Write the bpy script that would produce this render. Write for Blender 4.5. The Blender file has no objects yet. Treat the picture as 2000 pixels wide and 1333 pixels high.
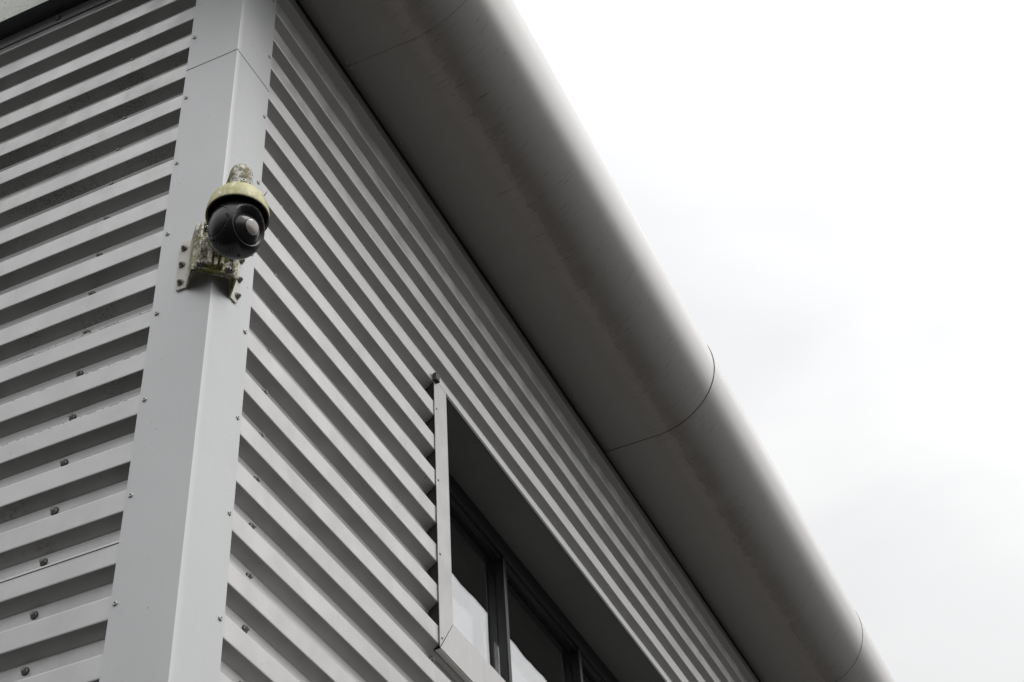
import bpy, bmesh, math, random
from mathutils import Vector, Matrix
random.seed(7)
D=bpy.data; SC=bpy.context.scene; COL=SC.collection
S=0.2                      # one cladding rib pitch in metres

# ------------------------------------------------------------ camera
RX=Vector((0.9073639,0.4172889,-0.0506034)); DN=Vector((-0.3180885,0.6029369,-0.7316330)); FW=Vector((-0.2747916,0.6799538,0.6798180))
cam=D.objects.new('camera',D.cameras.new('camera')); COL.objects.link(cam)
CP=Vector((12.038,-16.080,8.0))
m=Matrix.Identity(4)
for i,v in enumerate((RX,-DN,-FW)):
    for j in range(3): m[j][i]=v[j]
m.translation=CP*S
cam.matrix_world=m
cam.data.sensor_width=36; cam.data.lens=3118.44/2000*36; cam.data.clip_start=.1; cam.data.clip_end=2000
SC.camera=cam

# ------------------------------------------------------------ sky, sun, exposure
SC.view_settings.view_transform='Standard'; SC.view_settings.look='None'
SC.view_settings.exposure=0.0; SC.view_settings.gamma=1; SC.view_settings.use_curve_mapping=False
W=D.worlds.new('World'); SC.world=W; W.use_nodes=True
nt=W.node_tree; nt.nodes.clear()
def nd(nt,t,**k):
    n=nt.nodes.new(t)
    for a,b in k.items(): setattr(n,a,b)
    return n
SUN_AZ=math.radians(-14); SUN_EL=math.radians(57)      # azimuth from +x
out=nd(nt,'ShaderNodeOutputWorld'); bg1=nd(nt,'ShaderNodeBackground'); bg2=nd(nt,'ShaderNodeBackground'); mx=nd(nt,'ShaderNodeMixShader')
sky=nd(nt,'ShaderNodeTexSky',sky_type='NISHITA',sun_disc=False)
sky.sun_elevation=SUN_EL; sky.sun_rotation=math.radians(90)-SUN_AZ
nt.links.new(sky.outputs[0],bg1.inputs[0]); bg1.inputs[1].default_value=0.08
tc=nd(nt,'ShaderNodeTexCoord'); mp=nd(nt,'ShaderNodeMapping'); mp.inputs['Scale'].default_value=(1,1,1.6); mp.inputs['Location'].default_value=(3.6,1.2,.4)
ns=nd(nt,'ShaderNodeTexNoise'); ns.inputs['Scale'].default_value=2.6; ns.inputs['Detail'].default_value=6; ns.inputs['Roughness'].default_value=.45; ns.inputs['Distortion'].default_value=.5
nt.links.new(tc.outputs['Generated'],mp.inputs[0]); nt.links.new(mp.outputs[0],ns.inputs[0])
rp=nd(nt,'ShaderNodeValToRGB'); e=rp.color_ramp.elements
e[0].position=.36; e[0].color=(.82,.825,.838,1); e[1].position=.66; e[1].color=(1.02,1.02,1.02,1)
nt.links.new(ns.outputs[0],rp.inputs[0]); nt.links.new(rp.outputs[0],bg2.inputs[0])
# the overcast is a broad brightening towards the hidden sun
sd=nd(nt,'ShaderNodeVectorMath',operation='DOT_PRODUCT')
sv=Vector((math.cos(SUN_EL)*math.cos(SUN_AZ),math.cos(SUN_EL)*math.sin(SUN_AZ),math.sin(SUN_EL)))
sd.inputs[1].default_value=sv
nt.links.new(tc.outputs['Generated'],sd.inputs[0])
mr=nd(nt,'ShaderNodeFloatCurve'); cv=mr.mapping.curves[0]; cv.points[0].location=(0,.22); cv.points[1].location=(1,1)
cv.points.new(.5,.40); cv.points.new(.66,.47); cv.points.new(.82,.74); mr.mapping.update()
sh=nd(nt,'ShaderNodeMath',operation='MULTIPLY_ADD'); sh.inputs[1].default_value=.5; sh.inputs[2].default_value=.5
nt.links.new(sd.outputs['Value'],sh.inputs[0]); nt.links.new(sh.outputs[0],mr.inputs['Value'])
# overcast skies darken towards the horizon: L = Lz (1 + 2 sin e) / 3
sz=nd(nt,'ShaderNodeSeparateXYZ'); nt.links.new(tc.outputs['Generated'],sz.inputs[0])
cie=nd(nt,'ShaderNodeValToRGB'); nt.links.new(sz.outputs[2],cie.inputs[0]); ce=cie.color_ramp.elements
ce[0].position=0; ce[0].color=(.10,)*3+(1,); ce[1].position=1; ce[1].color=(1,)*4
for p_,c_ in ((.15,.36),(.32,.80),(.47,.92),(.72,.94)): q_=ce.new(p_); q_.color=(c_,c_,c_,1)
cm=nd(nt,'ShaderNodeMath',operation='MULTIPLY'); nt.links.new(mr.outputs[0],cm.inputs[0]); nt.links.new(cie.outputs[0],cm.inputs[1])
c3=nd(nt,'ShaderNodeMath',operation='MULTIPLY'); c3.inputs[1].default_value=2.3; nt.links.new(cm.outputs[0],c3.inputs[0]); nt.links.new(c3.outputs[0],bg2.inputs[1])
mx.inputs[0].default_value=.97
nt.links.new(bg1.outputs[0],mx.inputs[1]); nt.links.new(bg2.outputs[0],mx.inputs[2]); nt.links.new(mx.outputs[0],out.inputs[0])
sun=D.lights.new('sun','SUN'); sun.energy=1.5; sun.angle=math.radians(40); sun.color=(1,.97,.93)
so=D.objects.new('sun',sun); COL.objects.link(so); so.rotation_euler=(-sv).to_track_quat('-Z','Y').to_euler()

# ------------------------------------------------------------ material helpers
class M:
    def __init__(s,name,base,rough=.5,metal=0.,spec=.5):
        s.m=D.materials.new(name); s.m.use_nodes=True; s.t=s.m.node_tree; s.b=s.t.nodes['Principled BSDF']
        s.b.inputs['Roughness'].default_value=rough; s.b.inputs['Metallic'].default_value=metal
        s.b.inputs['Specular IOR Level'].default_value=spec
        r=nd(s.t,'ShaderNodeRGB'); r.outputs[0].default_value=(*base,1); s.c=r.outputs[0]
        s.g=nd(s.t,'ShaderNodeNewGeometry').outputs['Position']
        s.t.links.new(s.c,s.b.inputs['Base Color'])
    def L(s,a,b): s.t.links.new(a,b)
    def noise(s,scale,det=3,rough=.5,stretch=(1,1,1),dist=0,loc=(0,0,0)):
        mp=nd(s.t,'ShaderNodeMapping'); mp.inputs['Scale'].default_value=stretch; mp.inputs['Location'].default_value=loc
        s.L(s.g,mp.inputs[0]); n=nd(s.t,'ShaderNodeTexNoise'); s.L(mp.outputs[0],n.inputs[0])
        n.inputs['Scale'].default_value=scale; n.inputs['Detail'].default_value=det; n.inputs['Roughness'].default_value=rough; n.inputs['Distortion'].default_value=dist
        return n.outputs[0]
    def ramp(s,v,a,b,lo=0.,hi=1.):
        r=nd(s.t,'ShaderNodeMapRange'); r.interpolation_type='SMOOTHSTEP'
        for k,x in zip(('From Min','From Max','To Min','To Max'),(a,b,lo,hi)): r.inputs[k].default_value=x
        s.L(v,r.inputs['Value']); return r.outputs[0]
    def mul(s,a,b,op='MULTIPLY'):
        n=nd(s.t,'ShaderNodeMath',operation=op)
        for i,x in enumerate((a,b)):
            if isinstance(x,(int,float)): n.inputs[i].default_value=x
            else: s.L(x,n.inputs[i])
        return n.outputs[0]
    def xyz(s,i):
        n=nd(s.t,'ShaderNodeSeparateXYZ'); s.L(s.g,n.inputs[0]); return n.outputs[i]
    def band(s,i,a,b,soft):
        x=s.xyz(i); return s.mul(s.ramp(x,a*S-soft*S,a*S+soft*S),s.ramp(x,b*S-soft*S,b*S+soft*S,1,0))
    def mix(s,fac,col,mode='MIX'):
        n=nd(s.t,'ShaderNodeMix',data_type='RGBA',blend_type=mode)
        if isinstance(fac,(int,float)): n.inputs[0].default_value=fac
        else: s.L(fac,n.inputs[0])
        s.L(s.c,n.inputs[6])
        if isinstance(col,tuple): n.inputs[7].default_value=(*col,1)
        else: s.L(col,n.inputs[7])
        s.c=n.outputs[2]; s.L(s.c,s.b.inputs['Base Color']); return s
    def bump(s,h,strength,dist=.01):
        n=nd(s.t,'ShaderNodeBump'); n.inputs['Strength'].default_value=strength; n.inputs['Distance'].default_value=dist
        s.L(h,n.inputs['Height']); s.L(n.outputs[0],s.b.inputs['Normal']); return s
    def rough(s,v): s.L(v,s.b.inputs['Roughness']); return s

def silver(name,base,left=False,rough=.40,metal=.62,run=1.):
    a=M(name,base,rough,metal)
    a.mix(a.ramp(a.noise(1.1,3),.35,.7,0,.5*run),tuple(x*.9 for x in base))
    a.mix(a.ramp(a.noise(9,4,.6,(6,6,.35)),.52,.8,0,.22*run),tuple(x*.7 for x in base))      # faint rain runs
    a.mix(a.ramp(a.noise(3,4,.6,(6,6,.2),loc=(4,1,0)),.55,.8,0,.2*run),(base[0]*1.2,base[1]*1.2,base[2]*1.2))
    a.mix(a.ramp(a.noise(55,2,.5),.735,.765,0,.55),(.16,.15,.12))                        # specks
    a.mix(a.ramp(a.noise(140,2,.5),.7,.75,0,.3),(.2,.19,.16))
    if left:
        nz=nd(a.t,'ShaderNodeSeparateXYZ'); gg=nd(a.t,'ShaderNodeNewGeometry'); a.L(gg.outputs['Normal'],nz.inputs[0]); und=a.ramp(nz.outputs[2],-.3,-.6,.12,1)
        a.mix(a.mul(a.ramp(nz.outputs[2],-.3,-.6,0,1),a.ramp(a.noise(1.7,4,.6,loc=(7,3,1)),.3,.7,.45,.8)),(.215,.215,.205))  # grime film and painted-in shade on the downward rib faces
        zone=a.mul(a.band(2,31.2,36.2,.8),a.band(0,-9,-1.4,.5))
        lich=a.mul(a.ramp(a.noise(3.2,5,.7,(1,1,2)),.42,.6),a.ramp(a.noise(170,5,.7,(1,1,.8)),.48,.60))
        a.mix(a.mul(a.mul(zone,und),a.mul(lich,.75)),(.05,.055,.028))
        a.mix(a.mul(zone,a.ramp(a.noise(5,4,.6,(2,2,1)),.5,.75,0,.4)),(.27,.28,.2))
        low=a.band(2,23,31.5,.5)
        lich2=a.mul(a.ramp(a.noise(4,4,.7,loc=(2,5,1)),.52,.7),a.ramp(a.noise(75,5,.75),.5,.58))
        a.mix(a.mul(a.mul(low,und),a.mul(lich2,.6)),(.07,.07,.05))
        for z in (26.80,25.80,27.80):
            ln=a.mul(a.band(2,z-.03,z+.008,.006),a.band(0,-4.2,-1.25,.3))
            a.mix(a.mul(ln,a.ramp(a.noise(35,4,.7,(1,1,.3)),.5,.56,0,.9)),(.05,.045,.03))
    a.bump(a.noise(2.2,2,.4,(1,1,1.5)),.12*run,.03)
    a.rough(a.ramp(a.noise(6,4,.6),.3,.75,rough-.06*run,rough+.14*run*run))
    return a.m
m_cladR=silver('silver_cladding',(.50,.493,.482))
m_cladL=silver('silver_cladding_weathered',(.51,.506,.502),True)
m_flash=silver('silver_flashing',(.49,.493,.495),rough=.46,metal=.45,run=.32)
m_frame=silver('window_surround_silver',(.46,.45,.44),rough=.4)
# brushed look on the sill
a=M('sill_silver',(.50,.49,.475),.42,.5); a.mix(a.ramp(a.noise(5,4,.6,(1,7,1),loc=(1,1,1)),.4,.75,0,.45),(.42,.41,.39)); a.mix(a.ramp(a.noise(60,3),.68,.76,0,.4),(.2,.19,.16)); m_sill=a.m
# eaves: coated metal with dirt runs that follow the curve
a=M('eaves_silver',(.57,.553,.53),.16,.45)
a.mix(a.ramp(a.xyz(0),1.7*S,2.75*S,.86,0),(.262,.25,.234))  # flat soffit darkened in the colour: unwashed film plus painted shade
dz=a.band(0,1.65,2.75,.42)
a.mix(a.mul(dz,a.ramp(a.noise(2.5,5,.7),.25,.7,.4,.8)),(.29,.258,.232))
run=a.noise(13,4,.6,(.35,6,.35),dist=.5)
a.mix(a.mul(dz,a.ramp(run,.5,.70,0,.26)),(.19,.165,.145))
fine=a.noise(26,4,.65,(.3,5,.3),dist=.7,loc=(3,1,2))
a.mix(a.mul(a.band(0,1.7,3.6,.3),a.ramp(fine,.60,.70,0,.6)),(.09,.075,.062))
a.mix(a.mul(a.band(0,1.6,2.4,.1),a.ramp(a.noise(14,4,.65,(.5,5,.5),loc=(9,1,2)),.58,.70,0,.4)),(.10,.083,.07))
a.mix(a.ramp(a.noise(75,2),.72,.75,0,.4),(.13,.12,.10))
a.bump(a.noise(.9,1,.4,(1,.5,1)),.035,.03); a.rough(a.ramp(a.noise(3,3,.5,(1,3,1)),.3,.7,.15,.21)); 
a.L(a.ramp(a.xyz(0),1.7*S,2.6*S,.05,.5),a.b.inputs['Metallic'])
a.rough(a.mul(a.ramp(a.noise(3,3,.5,(1,3,1)),.3,.7,.15,.21),a.ramp(a.xyz(0),1.6*S,2.45*S,.36,0),'ADD')); m_eave=a.m
def plain(name,base,rough=.5,metal=0.,spec=.5,var=.25,sc=20):
    a=M(name,base,rough,metal,spec); a.mix(a.ramp(a.noise(sc,4,.6),.4,.7,0,var),tuple(x*.6 for x in base)); return a.m
m_dark=plain('anthracite_metal',(.018,.0185,.021),.42,.1)
m_lintel=plain('dark_head_lining',(.13,.13,.127),.5,.1,sc=3)
m_foam=plain('black_foam_filler',(.012,.012,.014),.9)
m_core=plain('wall_core',(.12,.12,.12),.9)
m_steel=plain('zinc_bolt',(.17,.165,.15),.38,.7,sc=60,var=.6)
a=M('bolt_weathered',(.24,.23,.21),.5,.5); a.mix(a.ramp(a.noise(60,4,.7),.45,.65,0,.7),(.11,.10,.085)); m_bolt=a.m
m_rubber=plain('rubber_washer',(.03,.028,.026),.8)
m_rivet=plain('rivet_metal',(.42,.42,.41),.4,.5)
m_seam=plain('joint_sealant',(.035,.034,.032),.9)
a=M('fascia_algae',(.62,.64,.59),.6); a.mix(a.ramp(a.noise(6,5,.65),.42,.7,0,.6),(.42,.47,.39)); a.mix(a.ramp(a.noise(45,5,.7),.6,.66,0,.7),(.13,.14,.10)); m_fascia=a.m
# glass: outer pane is transparent with Fresnel reflection, inner pane coated and mirror-like
def glass(name,ior,dark,bumpk):
    m=D.materials.new(name); m.use_nodes=True; t=m.node_tree; t.nodes.clear()
    o=nd(t,'ShaderNodeOutputMaterial'); mix=nd(t,'ShaderNodeMixShader'); fr=nd(t,'ShaderNodeFresnel'); fr.inputs[0].default_value=ior
    gl=nd(t,'ShaderNodeBsdfGlossy'); gl.inputs['Roughness'].default_value=.004
    if dark: mix.inputs[0].default_value=.75
    if dark: tr=nd(t,'ShaderNodeBsdfDiffuse'); tr.inputs[0].default_value=(.012,.013,.012,1)
    else: tr=nd(t,'ShaderNodeBsdfTransparent'); tr.inputs[0].default_value=(.97,.97,.97,1)
    g=nd(t,'ShaderNodeNewGeometry'); n=nd(t,'ShaderNodeTexNoise'); n.inputs['Scale'].default_value=3.2; n.inputs['Detail'].default_value=1
    b=nd(t,'ShaderNodeBump'); b.inputs['Strength'].default_value=bumpk; b.inputs['Distance'].default_value=.01
    t.links.new(g.outputs['Position'],n.inputs[0]); t.links.new(n.outputs[0],b.inputs['Height']); t.links.new(b.outputs[0],gl.inputs['Normal'])
    if not dark:
        lw=nd(t,'ShaderNodeLayerWeight'); lw.inputs[0].default_value=.5; pw=nd(t,'ShaderNodeMath',operation='POWER'); pw.inputs[1].default_value=2.0
        t.links.new(lw.outputs['Facing'],pw.inputs[0]); t.links.new(pw.outputs[0],mix.inputs[0])
    t.links.new(tr.outputs[0],mix.inputs[1]); t.links.new(gl.outputs[0],mix.inputs[2]); t.links.new(mix.outputs[0],o.inputs[0])
    return m
m_glass=glass('clear_outer_glass',1.18,False,.16); m_glass2=glass('coated_inner_glass',4.2,True,.05)

# ------------------------------------------------------------ mesh helpers
ORG={}
class B:
    def __init__(s): s.v=[]; s.f=[]; s.sm=[]
    def add(s,v,f,sm=False):
        o=len(s.v); s.v+= [tuple(x) for x in v]; s.f+=[tuple(i+o for i in q) for q in f]; s.sm+=[sm]*len(f); return s
    def box(s,a,b,bev=0.):
        x0,y0,z0=a;x1,y1,z1=b
        if bev<=0:
            v=[(x,y,z) for x in(x0,x1) for y in(y0,y1) for z in(z0,z1)]
            return s.add(v,[(0,1,3,2),(4,6,7,5),(0,4,5,1),(2,3,7,6),(0,2,6,4),(1,5,7,3)])
        bm=bmesh.new(); bmesh.ops.create_cube(bm,size=1)
        for w in bm.verts: w.co=Vector(((x0+x1)/2+w.co.x*(x1-x0),(y0+y1)/2+w.co.y*(y1-y0),(z0+z1)/2+w.co.z*(z1-z0)))
        bmesh.ops.bevel(bm,geom=bm.edges[:],offset=bev,segments=1,affect='EDGES')
        bm.verts.index_update(); s.add([w.co[:] for w in bm.verts],[[w.index for w in f.verts] for f in bm.faces]); bm.free(); return s
    def extrude(s,prof,a,b,mapf,n=1,sm=False,closed=False,caps=False,wob=None):
        """prof: list of (d,z); swept along s from a to b through mapf(d,s,z)"""
        k=len(prof); v=[]
        for i in range(n+1):
            t=a+(b-a)*i/n
            for (d,z) in prof:
                w=wob(t,z) if wob else 0
                v.append(mapf(d+w,t,z))
        f=[]
        for i in range(n):
            for j in range(k if closed else k-1):
                j2=(j+1)%k; f.append((i*k+j,i*k+j2,(i+1)*k+j2,(i+1)*k+j))
        if caps: f.append(tuple(range(k))); f.append(tuple(n*k+j for j in range(k)))
        return s.add(v,f,sm)
    def lathe(s,prof,n=24,center=(0,0,0),ax=None,sm=True,cap=True):
        """prof: list of (r,h) about axis ax"""
        ax=Vector(ax or (0,0,1)).normalized(); q=ax.to_track_quat('Z','Y'); c=Vector(center); v=[];f=[]
        for (r,h) in prof:
            for i in range(n):
                t=2*math.pi*i/n; v.append(c+q@Vector((r*math.cos(t),r*math.sin(t),h)))
        for j in range(len(prof)-1):
            for i in range(n): f.append((j*n+i,j*n+(i+1)%n,(j+1)*n+(i+1)%n,(j+1)*n+i))
        if cap: f.append(tuple(range(n))[::-1]); f.append(tuple((len(prof)-1)*n+i for i in range(n)))
        return s.add(v,f,sm)
    def tube(s,pts,rads,n=16,sm=True,sy=1.):
        pts=[Vector(p) for p in pts]; v=[];f=[]; side=None
        for i,p in enumerate(pts):
            t=(pts[min(i+1,len(pts)-1)]-pts[max(i-1,0)]).normalized()
            if side is None: side=t.cross(Vector((0,0,1))).normalized() if abs(t.z)<.95 else Vector((1,0,0))
            side=(side-t*side.dot(t)).normalized(); up=side.cross(t)
            for k in range(n):
                a=2*math.pi*k/n; v.append(p+side*math.cos(a)*rads[i]*sy+up*math.sin(a)*rads[i])
        for i in range(len(pts)-1):
            for k in range(n): f.append((i*n+k,i*n+(k+1)%n,(i+1)*n+(k+1)%n,(i+1)*n+k))
        f.append(tuple(range(n))[::-1]); f.append(tuple((len(pts)-1)*n+i for i in range(n)))
        return s.add(v,f,sm)
    def obj(s,name,mat,parent=None,label=None,loc=None):
        me=D.meshes.new(name)
        o=D.objects.new(name,me)
        org=Vector(loc) if loc is not None else (ORG[parent] if parent else Vector((0,0,0)))
        me.from_pydata([tuple((Vector(v)-org)*S) for v in s.v],[],s.f)
        me.polygons.foreach_set('use_smooth',s.sm); me.materials.append(mat)
        bm=bmesh.new(); bm.from_mesh(me); bmesh.ops.recalc_face_normals(bm,faces=bm.faces[:]); bm.to_mesh(me); bm.free()
        me.update(); COL.objects.link(o); ORG[o]=org
        if parent: o.parent=parent; o.location=(org-ORG[parent])*S
        else: o.location=org*S
        if label: o['label']=label
        return o
def empty(name,loc,label,cat):
    o=D.objects.new(name,None); COL.objects.link(o); o.location=Vector(loc)*S; o.empty_display_size=.2
    o['label']=label; o['category']=cat; ORG[o]=Vector(loc); return o
def put(src_mesh,name,parent,pos,rot=None,scale=1.):
    o=D.objects.new(name,src_mesh); COL.objects.link(o); o.parent=parent; o.location=(Vector(pos)-ORG[parent])*S
    if rot is not None: o.rotation_mode='QUATERNION'; o.rotation_quaternion=rot
    o.scale=(scale,)*3
    return o
mapR=lambda d,s,z:(d,s,z)          # right-hand wall: outward +x, runs along +y
mapL=lambda d,s,z:(-s,-d,z)        # left-hand wall: outward -y, runs along -x

# ------------------------------------------------------------ ground
g=B()
n=24; R=900
g.add([((i/n-.5)*2*R/S,(j/n-.5)*2*R/S,0) for i in range(n+1) for j in range(n+1)],[(i*(n+1)+j,(i+1)*(n+1)+j,(i+1)*(n+1)+j+1,i*(n+1)+j+1) for i in range(n) for j in range(n)])
a=M('asphalt',(.022,.0215,.021),.9); a.mix(a.ramp(a.noise(.35,4),.4,.7,0,.5),(.016,.0155,.015)); a.mix(a.ramp(a.noise(120,3),.5,.7,0,.5),(.05,.048,.046)); a.bump(a.noise(150,2),.3,.004)
ground=g.obj('ground',a.m); ground['kind']='structure'

# ------------------------------------------------------------ the building
BLD=empty('clad_building',(0,0,0),'silver ribbed metal clad building corner with rounded overhanging eaves and recessed ribbon window','building')
T0=37.37                     # underside fold of the reference rib; ribs repeat every 1
CH,DP,US=.42,.23,.155        # crest height, rib depth, slope drop
EAVE=38.77
Y1=62.; X1=46.
def fillet(p,r=.022,n=2):
    o=[p[0]]
    for i in range(1,len(p)-1):
        a,b,c=[Vector(q) for q in p[i-1:i+2]]
        u=(a-b); w=(c-b); k=min(r,u.length*.4,w.length*.4); u=b+u.normalized()*k; w=b+w.normalized()*k
        for j in range(n+1):
            t=j/n; q=(1-t)**2*u+2*t*(1-t)*b+t*t*w; o.append((q.x,q.y))
    o.append(p[-1]); return o
def sheet_profile(t,nr,top=None,lip=.003):
    p=[(lip,t+CH-.02-lip),(lip,t+CH+.004)]
    for i in range(nr):
        b=t+i
        p+=[(-DP,b+CH+US),(-DP,b+1-US),(0,b+1)]
        p+=[(0,b+1+CH)]
    if top is not None:
        q=[]
        for i,x in enumerate(p):
            if x[1]>top:
                a=p[i-1]; k=(top-a[1])/(x[1]-a[1]); q.append((a[0]+(x[0]-a[0])*k,top)); break
            q.append(x)
        p=q
    return fillet(p)
# bolt and rivet masters
bolt=B(); bolt.lathe([(.086,0),(.090,.014),(.076,.026)],14); bolt.lathe([(.066,.022),(.066,.036),(.052,.044)],14)
hexv=[(.050*math.cos(k*math.pi/3),.050*math.sin(k*math.pi/3)) for k in range(6)]
bolt.add([(x,y,.04) for x,y in hexv]+[(x,y,.095) for x,y in hexv]+[(x*.8,y*.8,.105) for x,y in hexv],
   [(i,(i+1)%6,6+(i+1)%6,6+i) for i in range(6)]+[(6+i,6+(i+1)%6,12+(i+1)%6,12+i) for i in range(6)]+[tuple(range(12,18))])
bolt_me=bolt.obj('bolt',m_bolt); 
riv=B(); riv.lathe([(.046,0),(.044,.012),(.034,.022),(.020,.025),(.017,.006)],14)
riv_ob=riv.obj('rivet',m_rivet)
BOLT=bolt_me.data; RIV=riv_ob.data
BOLT.materials[0]=m_bolt; BOLT.materials.append(m_rubber)
for p_ in BOLT.polygons[:28]: p_.material_index=1
RIVB=RIV.copy(); D.objects.remove(bolt_me); D.objects.remove(riv_ob)
QR=Vector((1,0,0)).to_track_quat('Z','Y'); QL=Vector((0,-1,0)).to_track_quat('Z','Y'); QD=Vector((0,0,-1)).to_track_quat('Z','Y')
from mathutils import Quaternion
def spin(q): return q@Quaternion((0,0,1),random.uniform(0,1))

WY0,WY1,WZ0,WZ1=8.70,48.7,25.28,32.50     # ribbon window opening
ts=[T0-35+5*k-.0 for k in range(7)]       # 2.37 ... 32.37 : sheet laps at each ts+CH
ts=[T0-5-5*k-.0 for k in range(7)]
ts=[22.37-20,22.37-15,22.37-10,22.37-5,22.37,27.37,32.37,37.37]
def wobf(seed,amp=.006):
    def w(t,z): return amp*math.sin(t*.35+seed)*math.sin(z*.8+seed*2)+amp*.5*math.sin(t*.9+seed*3+z*.3)+amp*.35*math.sin(t*1.7+z*1.9)
    return w
for k,t in enumerate(ts):
    nr=5 if t<37 else 1
    # left wall
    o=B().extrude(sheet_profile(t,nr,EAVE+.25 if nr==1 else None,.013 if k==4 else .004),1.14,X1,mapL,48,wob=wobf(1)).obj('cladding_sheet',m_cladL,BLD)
    for i in range(nr):
        z=t+i+1-.29
        if z>38.5: continue
        for c,xx in enumerate((2.80,9.4,16.0)):
            put(BOLT,'bolt',o,(-(xx+.03*math.sin(z*.9)+random.uniform(-.012,.012)),DP,z+random.uniform(-.01,.01)),spin(QL),random.uniform(.80,.9))
    # right wall, cut around the window
    pr=sheet_profile(t,nr,EAVE+.02 if nr==1 else None)
    b=B()
    if t+CH+nr<=WZ0 or t+CH>=WZ1: b.extrude(pr,1.14,Y1,mapR,60,wob=wobf(9))
    else:
        b.extrude(pr,1.14,WY0+.012,mapR,10,wob=wobf(9))
        def cut(pr,lo,hi):
            o=[]
            for a_,c_ in zip(pr,pr[1:]):
                z0,z1=a_[1],c_[1]
                if z1<=lo or z0>=hi: continue
                f=lambda z:(a_[0]+(c_[0]-a_[0])*(z-z0)/(z1-z0),z)
                s_=a_ if z0>=lo else f(lo); e_=c_ if z1<=hi else f(hi)
                if not o or o[-1]!=s_: o.append(s_)
                o.append(e_)
            return o
        for lo,hi in ((-1,WZ0),(WZ1,99)):
            q=cut(pr,lo,hi)
            if len(q)>1: b.extrude(q,WY0+.012,Y1,mapR,50,wob=wobf(9))
    o=b.obj('cladding_sheet',m_cladR,BLD)
    for i in range(nr):
        z=t+i+1-.29
        if z>38.5: continue
        for yy in (2.13,8.76,15.3,21.9,28.5,35.1,41.7):
            if WZ0-.1<z<WZ1+.1 and yy>8: continue
            put(BOLT,'bolt',o,(-DP,yy+.02*math.sin(z)+random.uniform(-.012,.012)+(.06*max(0,z-25)/5 if yy<3 else 0),z+random.uniform(-.01,.01)),spin(QR),random.uniform(.80,.9))
# masonry plinth and the wall core behind the cladding
B().box((-X1,.05,0),(-.05,1.3,2.75)).box((-1.3,1.32,0),(-.05,Y1,2.75)).obj('plinth_wall',m_core,BLD)
B().box((-X1,.30,2.76),(-.30,1.2,39.2)).box((-1.9,1.21,2.76),(-.30,8.6,39.2)).box((-1.9,8.61,2.76),(-.30,Y1,25.0)).box((-1.9,8.61,32.75),(-.30,Y1,39.2)).box((-1.9,WY1+.1,25.01),(-.30,Y1,32.74)).obj('inner_wall',m_core,BLD)
B().box((-X1,1.21,41.2),(1.2,Y1,42.4)).obj('roof',m_core,BLD)
B().box((-X1,1.22,38.9),(-1.91,Y1,39.1)).obj('ceiling',m_core,BLD)
# corner flashing in lapped lengths
def flashing(z0,z1):
    e=.016; b=B()
    prof=[(-1.195,.06),(-1.203,-e*.3),(-1.197,-e)]
    n=6; r=.006
    for i in range(1,9): prof.append((-1.197+(1.197+e-r)*i/8,-e))
    for i in range(3):
        t=-math.pi/2+math.pi/4*i; prof.append((e-r+r*math.cos(t),-e+r+r*math.sin(t)))
    for i in range(1,9): prof.append((e,(-e+r)+(1.207+e-r)*i/8))
    prof+=[(e*.3,1.216),(-.06,1.21)]
    nz=max(2,int((z1-z0)*1.2)); v=[];f=[];k=len(prof)
    for i in range(nz+1):
        z=z0+(z1-z0)*i/nz
        for (x,y) in prof:
            w=.005*math.sin(z*.7+x*2+y*3)*(1 if abs(x)+abs(y)>.15 and abs(x)+abs(y)<1.1 else 0)
            v.append((x+(w if x>0 else 0),y-(w if y<0 else 0),z))
    for i in range(nz):
        for j in range(k-1): f.append((i*k+j,i*k+j+1,(i+1)*k+j+1,(i+1)*k+j))
    return b.add(v,f,True)
for z0,z1 in ((34.545,EAVE+.03),(19.53,34.518),(4.53,19.50),(2.9,4.5)):
    b=flashing(z0,z1); o=b.obj('corner_flashing',m_flash,BLD)
    me=o.data
    me.set_sharp_from_angle(angle=math.radians(25)) if hasattr(me,'set_sharp_from_angle') else None
    z=3.6
    while z<38.6:
        if z0<z<z1:
            put(RIV,'rivet',o,(-1.098+random.uniform(-.015,.015),-.016,z+random.uniform(-.02,.02)),QL)
            put(RIV,'rivet',o,(.016,1.10+random.uniform(-.01,.01),z+random.uniform(-.02,.02)),QR)
        z+=2.0 if abs(z-3.6)>.01 else 2.01
flb=B().box((-1.15,-.008,34.4),(-.02,.02,34.7)).box((-.02,-.008,34.4),(.006,1.15,34.7)).obj('joint_strip',m_seam,BLD)

# ------------------------------------------------------------ eaves: flat soffit running into a bullnose
def eave_prof(off=0.):
    cx,cz,r=1.74,40.93,2.16+off
    p=[(.06,EAVE+.55),(.035,EAVE+.03-off),(.045,EAVE-off)]
    for i in range(1,6): p.append((.045+(cx-.045)*i/6,EAVE-off))
    n=40
    for i in range(n+1):
        t=-math.pi/2+math.radians(150)*i/n; p.append((cx+r*math.cos(t),cz+r*math.sin(t)))
    q=p[-1]; p+=[(q[0]-1.6,q[1]+.55),(q[0]-6,q[1]+1.6)]
    return p
seams=[-3.0,4.16,20.6,37.65,54.]+[Y1]
for i in range(len(seams)-1):
    y0,y1=seams[i]+(.005 if i else 0),seams[i+1]-.005
    off=(0,.0,.018,.03,.04)[i]
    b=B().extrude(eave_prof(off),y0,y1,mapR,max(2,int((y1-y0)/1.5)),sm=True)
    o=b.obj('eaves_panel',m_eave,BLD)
    if i: # rivets along the wall edge and at the joint
        put(RIV,'rivet',o,(2.19,y0+.12,EAVE-off+.075),Vector((.27,0,-.96)).to_track_quat('Z','Y'),.95)
        put(RIV,'rivet',o,(.20,y0+.06,EAVE-off),QD,.8)
    yy=y0+.45
    while yy<y1: put(RIV,'rivet',o,(.17,yy,EAVE-off),QD,.7); yy+=2.2
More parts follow.
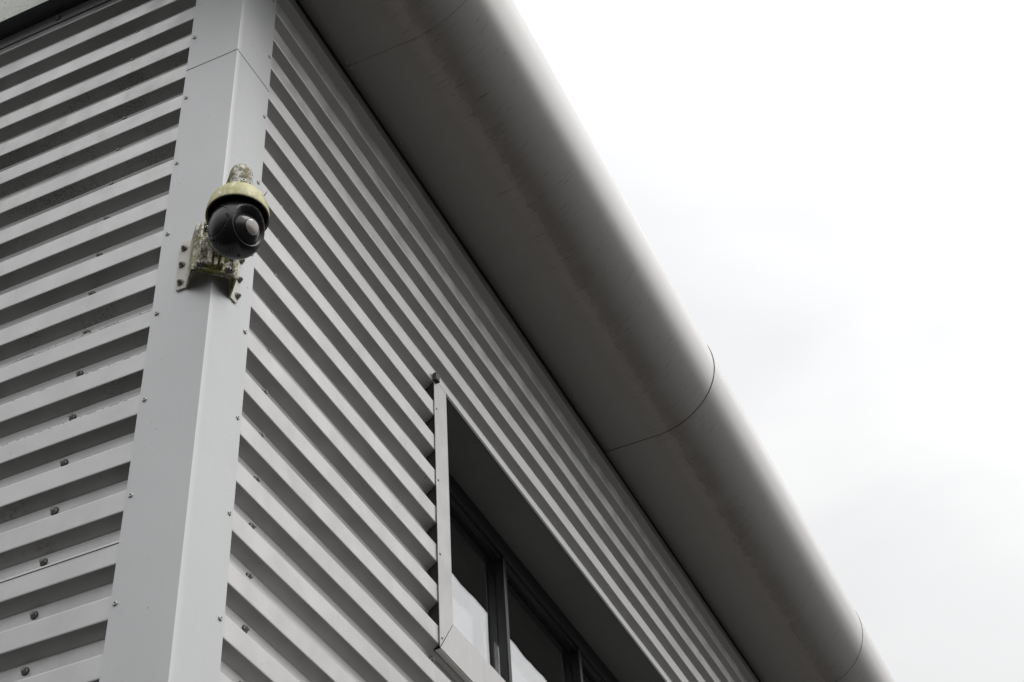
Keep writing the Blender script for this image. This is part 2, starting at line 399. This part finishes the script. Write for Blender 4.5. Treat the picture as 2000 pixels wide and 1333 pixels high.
# backing strips closing the joints
for s_ in seams[1:-1]:
    pr=[(d-.02 if d>1 else d,z+.03) for d,z in eave_prof(-.03)[2:45]]
    B().extrude(pr,s_-.25,s_+.25,mapR,1,sm=True).obj('joint_strip',m_seam,BLD)
# end cap of the bullnose, beyond the corner
pr=eave_prof(0); B().add([(d,-3.02,z) for d,z in pr]+[(-4,-3.02,EAVE)],[tuple(range(len(pr)+1))]).obj('eaves_end_cap',m_flash,BLD)
# dark closer strip in the angle of wall and soffit
B().box((-.02,1.3,38.70),(.02,Y1,38.95)).obj('closer_strip',m_foam,BLD)
# verge on the left-hand wall: flashing, dark soffit, pale fascia
B().box((-X1,-.035,38.585),(-1.23,-.01,38.93),.006).obj('verge_flashing',m_flash,BLD)
B().box((-X1,-.012,38.555),(-1.23,.0,38.584)).obj('joint_strip',m_seam,BLD)
B().box((-X1,-.42,38.92),(-1.0,.25,38.97)).obj('verge_soffit',m_dark,BLD)
vf=B(); vf.box((-X1,-.47,38.87),(.0,-.421,42.0),.012).obj('verge_fascia',m_fascia,BLD)
vt=B().box((-X1,-.482,38.84),(.0,-.40,38.868),.008).obj('drip_trim',m_dark,BLD)
vfl=D.objects['verge_flashing']
for x in (5.05,9.0,12.9,16.8): put(BOLT,'bolt',vfl,(-x,-.035,38.73),spin(QL),.9)

# ------------------------------------------------------------ ribbon window
WIN=B().box((-1.5,WY0+.3,31.93),(-1.2,WY1-.3,WZ1-.06),.01).box((-1.5,WY0+.3,25.6),(-1.2,WY1-.3,26.0),.01).box((-1.42,WY0+.3,31.84),(-1.30,WY1-.3,31.929)).obj('window',m_dark,BLD)
# surround: jamb face with returns, mitred to the sill face
jx=.03
def slab(poly,x0,x1):
    k=len(poly); return [(x0,y,z) for y,z in poly]+[(x1,y,z) for y,z in poly],[tuple(range(k))[::-1],tuple(range(k,2*k))]+[(i,(i+1)%k,k+(i+1)%k,k+i) for i in range(k)]
MI=(9.325,26.17)
b=B(); v,f=slab([(WY0-.01,WZ1-.02),(WY0-.01,25.292),(MI[0],MI[1]+.012),(MI[0]-.01,WZ1-.02)],jx-.012,jx); b.add(v,f)
b.box((-1.5,MI[0]-.03,26.2),(jx-.013,MI[0]-.005,WZ1-.03))      # reveal lining
b.obj('jamb_flashing',m_frame,WIN)
b=B(); v,f=slab([(WY0+.005,25.272),(WY1,25.272),(WY1,MI[1]-.004),(MI[0]+.004,MI[1]-.004)],jx-.010,jx+.004); b.add(v,f)
b.add(*slab([(MI[0]+.01,MI[1]-.03),(WY1,MI[1]-.03),(WY1,MI[1]-.006),(MI[0]+.01,MI[1]-.006)],-1.3,jx-.011))
b.box((-.1,WY0+.02,25.25),(jx-.011,WY1,25.271))
b.obj('sill_flashing',m_sill,WIN)
b=B(); b.box((-1.21,WY0+.02,WZ1-.07),(.004,WY1,WZ1-.045)); b.obj('head_lining',m_lintel,WIN)
b=B(); b.box((.0045,WY0+.0,WZ1-.10),(.022,WY1,WZ1+.015),.003); b.obj('head_drip_trim',m_dark,WIN)
b=B(); b.box((.015,WY0-.05,WZ1-.12),(.12,WY0+.12,WZ1+.10),.01); b.obj('drip_end_cap',m_dark,WIN)
b=B(); b.box((-.30,WY0+.02,WZ1-7.15),(-.002,WY0+.06,WZ1-.12)); b.obj('foam_filler',m_foam,WIN)
for z in (31.62,29.57,27.61,25.55): put(RIV,'rivet',WIN,(jx,8.79,z),QR,.75)
mul_y=[10.29+5.0*i for i in range(8)]
for y in mul_y:
    b=B(); b.box((-1.50,y-.14,26.02),(-1.285,y-.0,31.925),.012); b.box((-1.284,y-.15,26.02),(-1.24,y+.0,31.925),.012)
    b.obj('mullion',m_dark,WIN)
tl=math.radians(0)
for i in range(len(mul_y)-1):
    y0,y1=mul_y[i]+.005,mul_y[i+1]-.16
    for nm,mt,dx in (('outer_pane',m_glass,0),('inner_pane',m_glass2,-.22)):
        zc=31.6; v=[]
        for z in (26.0,31.86):
            x=-1.50+dx+(zc-z)*math.tan(tl+(0.004 if dx else 0))*1.0-.0
            v+=[(x,y0+(.0 if not dx else .06),z),(x,y1-(0 if not dx else .30),z)]
        th=.02
        q=v+[(x-th,y,z) for x,y,z in v]
        B().add(q,[(0,1,3,2),(4,6,7,5),(0,4,5,1),(2,3,7,6),(0,2,6,4),(1,5,7,3)]).obj(nm,mt,WIN)
B().box((-2.4,WY0,25.5),(-2.3,WY1,32.6)).obj('blackout_lining',m_foam,WIN)

# ------------------------------------------------------------ corner bracket
def P(u,w,z):
    """u: along the bracket face (1,1)/sqrt2, w: outward (1,-1)/sqrt2"""
    r=1/math.sqrt(2); return ((u+w)*r,(u-w)*r,z)
a=M('bracket_paint',(.56,.54,.48),.55)
cd=a.mul(a.xyz(0),a.xyz(1),'SUBTRACT')       # distance outward from the wall corner
out_=a.ramp(cd,-.28*S,-.05*S)
a.mix(a.mul(a.ramp(cd,-.42*S,-.25*S),a.ramp(a.noise(22,5,.7),.36,.6)),(.30,.30,.11))
a.mix(a.mul(out_,a.ramp(a.noise(45,5,.75),.42,.56)),(.10,.095,.05))
a.mix(a.ramp(a.noise(70,4,.7),.62,.68,0,.6),(.12,.12,.08)); a.mix(a.mul(out_,a.ramp(a.noise(60,5,.7,loc=(3,1,2)),.54,.62)),(.62,.60,.52))
a.bump(a.noise(90,4,.7),.5,.002); m_brk=a.m
BRK=empty('corner_bracket',(0,0,27.93),'cream painted angled steel bracket bolted round the building corner below the camera','bracket')
th=.035
def prism(poly,z0,z1):  # poly in xy
    k=len(poly); return [(x,y,z0) for x,y in poly]+[(x,y,z1) for x,y in poly],[tuple(range(k))[::-1],tuple(range(k,2*k))]+[(i,(i+1)%k,k+(i+1)%k,k+i) for i in range(k)]
ZB,ZT=27.93,29.09
r2=1/math.sqrt(2)
outer=[(-.50,-.018-th),(-.17,-.33-.018-th*.5)]
# flanges with rounded outer corners
def flange(sgn):
    rr=.085; pts=[]
    lo,hi=.485,.745
    a0=[(lo,ZB-.0),(hi-rr,ZB)]
    pts+=[(lo,ZB+.02)]
    for i in range(5):
        t=-math.pi/2+math.pi/2*i/4; pts.append((hi-rr+rr*math.cos(t),ZB+.02+rr+rr*math.sin(t)))
    for i in range(5):
        t=math.pi/2*i/4; pts.append((hi-rr+rr*math.cos(t),ZT+.08-rr+rr*math.sin(t)))
    pts.append((lo,ZT+.08)); k=len(pts)
    if sgn<0: v=[(-p,-.018,z) for p,z in pts]+[(-p,-.018-th,z) for p,z in pts]
    else: v=[(.018,p,z) for p,z in pts]+[(.018+th,p,z) for p,z in pts]
    return v,[tuple(range(k)),tuple(range(k,2*k))[::-1]]+[(i,(i+1)%k,k+(i+1)%k,k+i) for i in range(k)]
b=B(); b.add(*flange(-1)); b.add(*flange(1))
def leg(sgn):
    w0,w1=.36,.36-.0
    # from the flange bend out to the front face, parallel to the diagonal
    if sgn<0: A=Vector((-.50,-.02)); Bq=Vector((-.17,-.35))
    else: A=Vector((.02,.50)); Bq=Vector((.35,.17))
    n_=Vector((r2,r2))*th*(-1 if sgn<0 else 1)
    return prism([A[:],Bq[:],(Bq+n_)[:],(A+n_)[:]],ZB+.02 if 0 else ZB,ZT)
b.add(*leg(-1)); b.add(*leg(1))
A=Vector((-.17,-.35)); Bq=Vector((.35,.17)); n_=Vector((r2,-r2))*th
b.add(*prism([(A-Vector((r2,r2))*th)[:],(Bq+Vector((r2,r2))*th)[:],(Bq+Vector((r2,r2))*th+n_)[:],(A-Vector((r2,r2))*th+n_)[:]],ZB-.0,ZT))
bo=b.obj('bracket_plate',m_brk,BRK)
md=bo.modifiers.new('bevel','BEVEL'); md.width=.0012; md.segments=2; md.limit_method='ANGLE'
hx=B(); hx.lathe([(.068,0),(.070,.012),(.056,.020)],16); hx.lathe([(.046,.02),(.046,.058),(.040,.064)],6,sm=False); hx.lathe([(.022,.06),(.022,.078),(.016,.082)],12)
hxo=hx.obj('bolt_nut',m_steel); NUT=hxo.data; D.objects.remove(hxo)
for x,z in ((-.632,28.98),(-.640,28.56),(-.628,28.11)): put(NUT,'bolt',BRK,(x,-.018-th,z),spin(QL))
for y,z in ((.722,29.04),(.712,28.55),(.700,28.13)): put(NUT,'bolt',BRK,(.018+th,y,z),spin(QR))

# ------------------------------------------------------------ PTZ dome camera on its arm
AX=Vector((1.215,-1.115,0)); RZ=27.88
a=M('algae_cap',(.50,.47,.25),.5)
a.mix(a.ramp(a.noise(14,4,.6),.42,.62),(.30,.31,.085)); a.mix(a.ramp(a.noise(24,5,.7,(1,1,.5)),.50,.68,0,.8),(.50,.46,.32))
a.mix(a.ramp(a.noise(17,4,.6,loc=(5.1,2.2,7)),.61,.66,0,.9),(.68,.66,.58)); a.mix(a.ramp(a.noise(110,4,.7),.6,.68,0,.65),(.12,.12,.05)); a.mix(a.mul(a.ramp(a.xyz(2),28.25*S,27.9*S),a.ramp(a.noise(30,4,.7,(1,1,.35)),.45,.62,0,.7)),(.26,.24,.11)); a.mix(a.ramp(a.noise(42,5,.75,loc=(3,3,3)),.58,.64,0,.6),(.58,.55,.44)); a.bump(a.noise(80,3),.25,.0015); m_cap=a.m
a=M('lichen_arm',(.50,.485,.42),.7)
a.mix(a.ramp(a.noise(26,5,.75),.45,.58),(.20,.18,.08)); a.mix(a.ramp(a.noise(60,5,.8),.50,.56,0,.85),(.05,.048,.03)); a.mix(a.ramp(a.noise(34,5,.7,loc=(2,7,1)),.55,.6),(.66,.64,.58)); a.mix(a.ramp(a.noise(15,4,.6,loc=(1,1,9)),.58,.66,0,.8),(.27,.29,.07)); a.bump(a.noise(90,4,.75),.7,.003); m_arm=a.m
a=M('black_plastic',(.006,.006,.0065),.3,0,.42); a.mix(a.ramp(a.noise(40,4),.5,.8,0,.5),(.012,.012,.013)); a.rough(a.ramp(a.noise(25,4,.6),.35,.7,.20,.34)); m_blk=a.m
a=M('gloss_black',(.008,.008,.009),.07,0,.6); m_gl=a.m
a=M('lens_glass',(.23,.22,.215),.14,.5,.8); a.mix(a.ramp(a.noise(14,2),.4,.6,0,.7),(.27,.225,.20)); m_lens=a.m
m_void=plain('black_recess',(.006,.006,.006),.6)
CAM=empty('security_camera',(AX.x,AX.y,26.9),'black dome security camera under an algae-stained cream cap hanging from a curved arm','camera')
# mounting base casting on the bracket face
b=B(); wf=.245+th+.02
def baseslab(u0,u1,z0,z1,w0,w1,bev=.02):
    t=B().box((u0,w0,z0),(u1,w1,z1),bev); return [P(x,y,z) for x,y,z in t.v],t.f
for u0,u1,z0,z1,w0,w1 in ((-.35,.35,27.94,29.05,.158,.225),(-.335,-.285,27.98,29.03,.226,.30),(.285,.335,27.98,29.03,.226,.30),(-.17,-.09,28.0,28.9,.226,.36),(.06,.12,28.0,28.85,.226,.38),(-.05,.02,27.99,28.7,.226,.33),(-.28,.28,28.96,29.03,.226,.31)):
    v,f=baseslab(u0,u1,z0,z1,w0,w1,.012); b.add(v,f)
base=b.obj('arm_base',m_arm,CAM)
for u,z in ((-.232,28.03),(.232,28.03),(-.232,28.93),(.232,28.93)):
    put(NUT,'bolt',base,P(u,.225,z),Vector((r2,-r2,0)).to_track_quat('Z','Y'),1.0)
# arm: flared root, rising, turning down into the cap
path=[P(0,.21,28.46),P(0.0,.34,28.48),P(.01,.60,28.55),P(.03,.95,28.70),P(.05,1.28,28.88),(AX.x-.13,AX.y+.13,28.995),(AX.x-.05,AX.y+.05,28.99),(AX.x,AX.y,28.92),(AX.x+.01,AX.y-.01,28.80),(AX.x,AX.y,28.60),(AX.x,AX.y,28.42)]
rad=[.31,.27,.22,.205,.20,.195,.195,.195,.195,.195,.20]
# smooth the path
def cr(pts,vals,n=5):
    P_=[Vector(p) for p in pts]; o=[];r=[]
    for i in range(len(P_)-1):
        p0,p1,p2,p3=P_[max(i-1,0)],P_[i],P_[i+1],P_[min(i+2,len(P_)-1)]
        for k in range(n):
            t=k/n; o.append(.5*((2*p1)+(p2-p0)*t+(2*p0-5*p1+4*p2-p3)*t*t+(3*p1-p0-3*p2+p3)*t**3)); r.append(vals[i]*(1-t)+vals[i+1]*t)
    o.append(P_[-1]); r.append(vals[-1]); return o,r
pp,rr=cr(path,rad)
b=B().tube(pp,rr,24); arm=b.obj('arm',m_arm,CAM)
# screw on the neck
dv=(CP-Vector((AX.x,AX.y,28.6))); dv.z=0; dv.normalize()
put(RIV,'screw',arm,Vector((AX.x,AX.y,28.56))+dv*.197+RX*.04,dv.to_track_quat('Z','Y'),1.1)
# cap
capp=[(.205,.62),(.215,.60),(.235,.565),(.285,.53),(.345,.485),(.405,.42),(.455,.34),(.492,.25),(.515,.15),(.528,.05),(.532,.0),(.530,-.03),(.520,-.036),(.505,-.03),(.50,.03),(.47,.20)]
b=B().lathe(capp,72,(AX.x,AX.y,RZ),cap=False); cap=b.obj('cap',m_cap,CAM)
b=B().lathe([(.519,-.037),(.523,-.030),(.523,.01),(.529,.012),(.530,-.02),(.531,-.034),(.526,-.04)],72,(AX.x,AX.y,RZ-.004),cap=False).obj('rim_seal',m_void,CAM)
b=B().lathe([(.0,.02),(.499,.02),(.499,.0)],48,(AX.x,AX.y,RZ+.03),cap=False).obj('cap_underside',m_void,CAM)
# housing ball
RIVB.materials[0]=m_void
BC=Vector((AX.x,AX.y,27.50)); RB=.462
V=(CP-BC).normalized(); U=-DN; U=(U-V*U.dot(V)).normalized(); R_=U.cross(V).normalized()
if R_.dot(RX)<0: R_=-R_
def dirn(a,b_): 
    c=math.sqrt(max(0,1-a*a-b_*b_)); return (R_*a+U*b_+V*c).normalized()
Dopen=dirn(.68,.24); Deye=dirn(.54,.03); Dside=dirn(-.80,.42); Dlens=dirn(.62,.22)
nu,nv=260,170; v=[];f=[]
def sst(a,b_,x):
    t=max(0,min(1,(x-a)/(b_-a))); return t*t*(3-2*t)
TH=math.radians(48); qo=Dopen.to_track_quat('Z','Y')
for j in range(nv+1):
    ph=math.pi*j/nv
    for i in range(nu):
        t=2*math.pi*i/nu; n_=qo@Vector((math.sin(ph)*math.cos(t),math.sin(ph)*math.sin(t),math.cos(ph)))
        ang=ph; r=RB
        th_=TH*(1+.10*n_.dot(U)-.05*n_.dot(R_))               # the opening is a little taller than wide
        r+=.005*sst(th_+.30,th_+.04,ang)
        r-=.16*sst(th_,th_-.10,ang)
        s1=math.acos(max(-1,min(1,n_.dot(Dside)))); th1=math.radians(36)
        r-=.010*math.exp(-((s1-th1)/.012)**2)                # joint of the side cover
        if ang>th_+.2 and n_.z<-.45 and s1>th1+.05: r+=.0016*math.sin(n_.dot(R_)*60)*sst(-.45,-.7,n_.z)*sst(th_+.2,th_+.5,ang)  # cooling fins
        if n_.z>.1:
            k=math.sqrt(max(1e-6,n_.x**2+n_.y**2)); r=min(r*(1+.6*(1/k-1)) if ang>th_ else r,.62)
        p=BC+n_*r
        if p.z>RZ+.04: p.z=RZ+.04
        v.append(p)
for j in range(nv):
    for i in range(nu): f.append((j*nu+i,j*nu+(i+1)%nu,(j+1)*nu+(i+1)%nu,(j+1)*nu+i))
house=B().add(v,f,True).obj('housing',m_blk,CAM)
for a_,b_ in ((-.30,.60),(-.38,.18),(.10,-.83),(-.80,-.30)):
    d=dirn(a_,b_) ; put(RIVB,'screw',house,BC+d*(RB*1.0+ (0.03 if b_>.5 else .002)),d.to_track_quat('Z','Y'),.55)
# small lobe of the visor at the very bottom
dl=dirn(.34,-.93)
# eye module
EC=BC+Deye*.13; RE=.315
def capmesh(center,axis,R,ang,n=40,m=16,thick=0.,sx=1.):
    q=axis.to_track_quat('Z','Y'); v=[center+axis*R];f=[]
    for j in range(1,m+1):
        a_=ang*j/m
        for i in range(n):
            t=2*math.pi*i/n; v.append(center+q@Vector((R*math.sin(a_)*math.cos(t)*sx,R*math.sin(a_)*math.sin(t),R*math.cos(a_))))
    for i in range(n): f.append((0,1+i,1+(i+1)%n))
    for j in range(m-1):
        for i in range(n): f.append((1+j*n+i,1+(j+1)*n+i,1+(j+1)*n+(i+1)%n,1+j*n+(i+1)%n))
    return v,f
m_eye=plain('satin_black',(.012,.012,.0135),.20,0,.5)
eye=B().add(*capmesh(EC,Deye,RE,math.radians(100),48,30),True).obj('lens_module',m_eye,CAM)
ir=B().add(*capmesh(EC,(Deye*.80-U*.58-R_*.05).normalized(),RE+.005,math.radians(38),40,10),True).obj('infrared_window',m_gl,eye)
DL=((Dlens*1.0-Deye*.0)).normalized()
LD=(BC+DL*.44-EC).normalized(); LC=EC+LD*(RE-.010)
b=B().lathe([(.148,-.05),(.149,-.006),(.145,-.001),(.139,-.002),(.137,-.012)],40,LC,LD[:],cap=False); b.obj('lens_ring',m_gl,eye)
b=B().add(*capmesh(LC-LD*.40,LD,.418,math.radians(19.2),40,8),True); b.obj('lens',m_lens,eye)
# thin cable tie end sticking up beside the cap
tb=Vector((AX.x,AX.y,RZ+.42))+RX*.36
b=B().tube([tb,tb+RX*.05+U*.06,tb+RX*.12+U*.14],[.012,.010,.003],8); b.obj('cable_tie_end',m_blk,CAM)
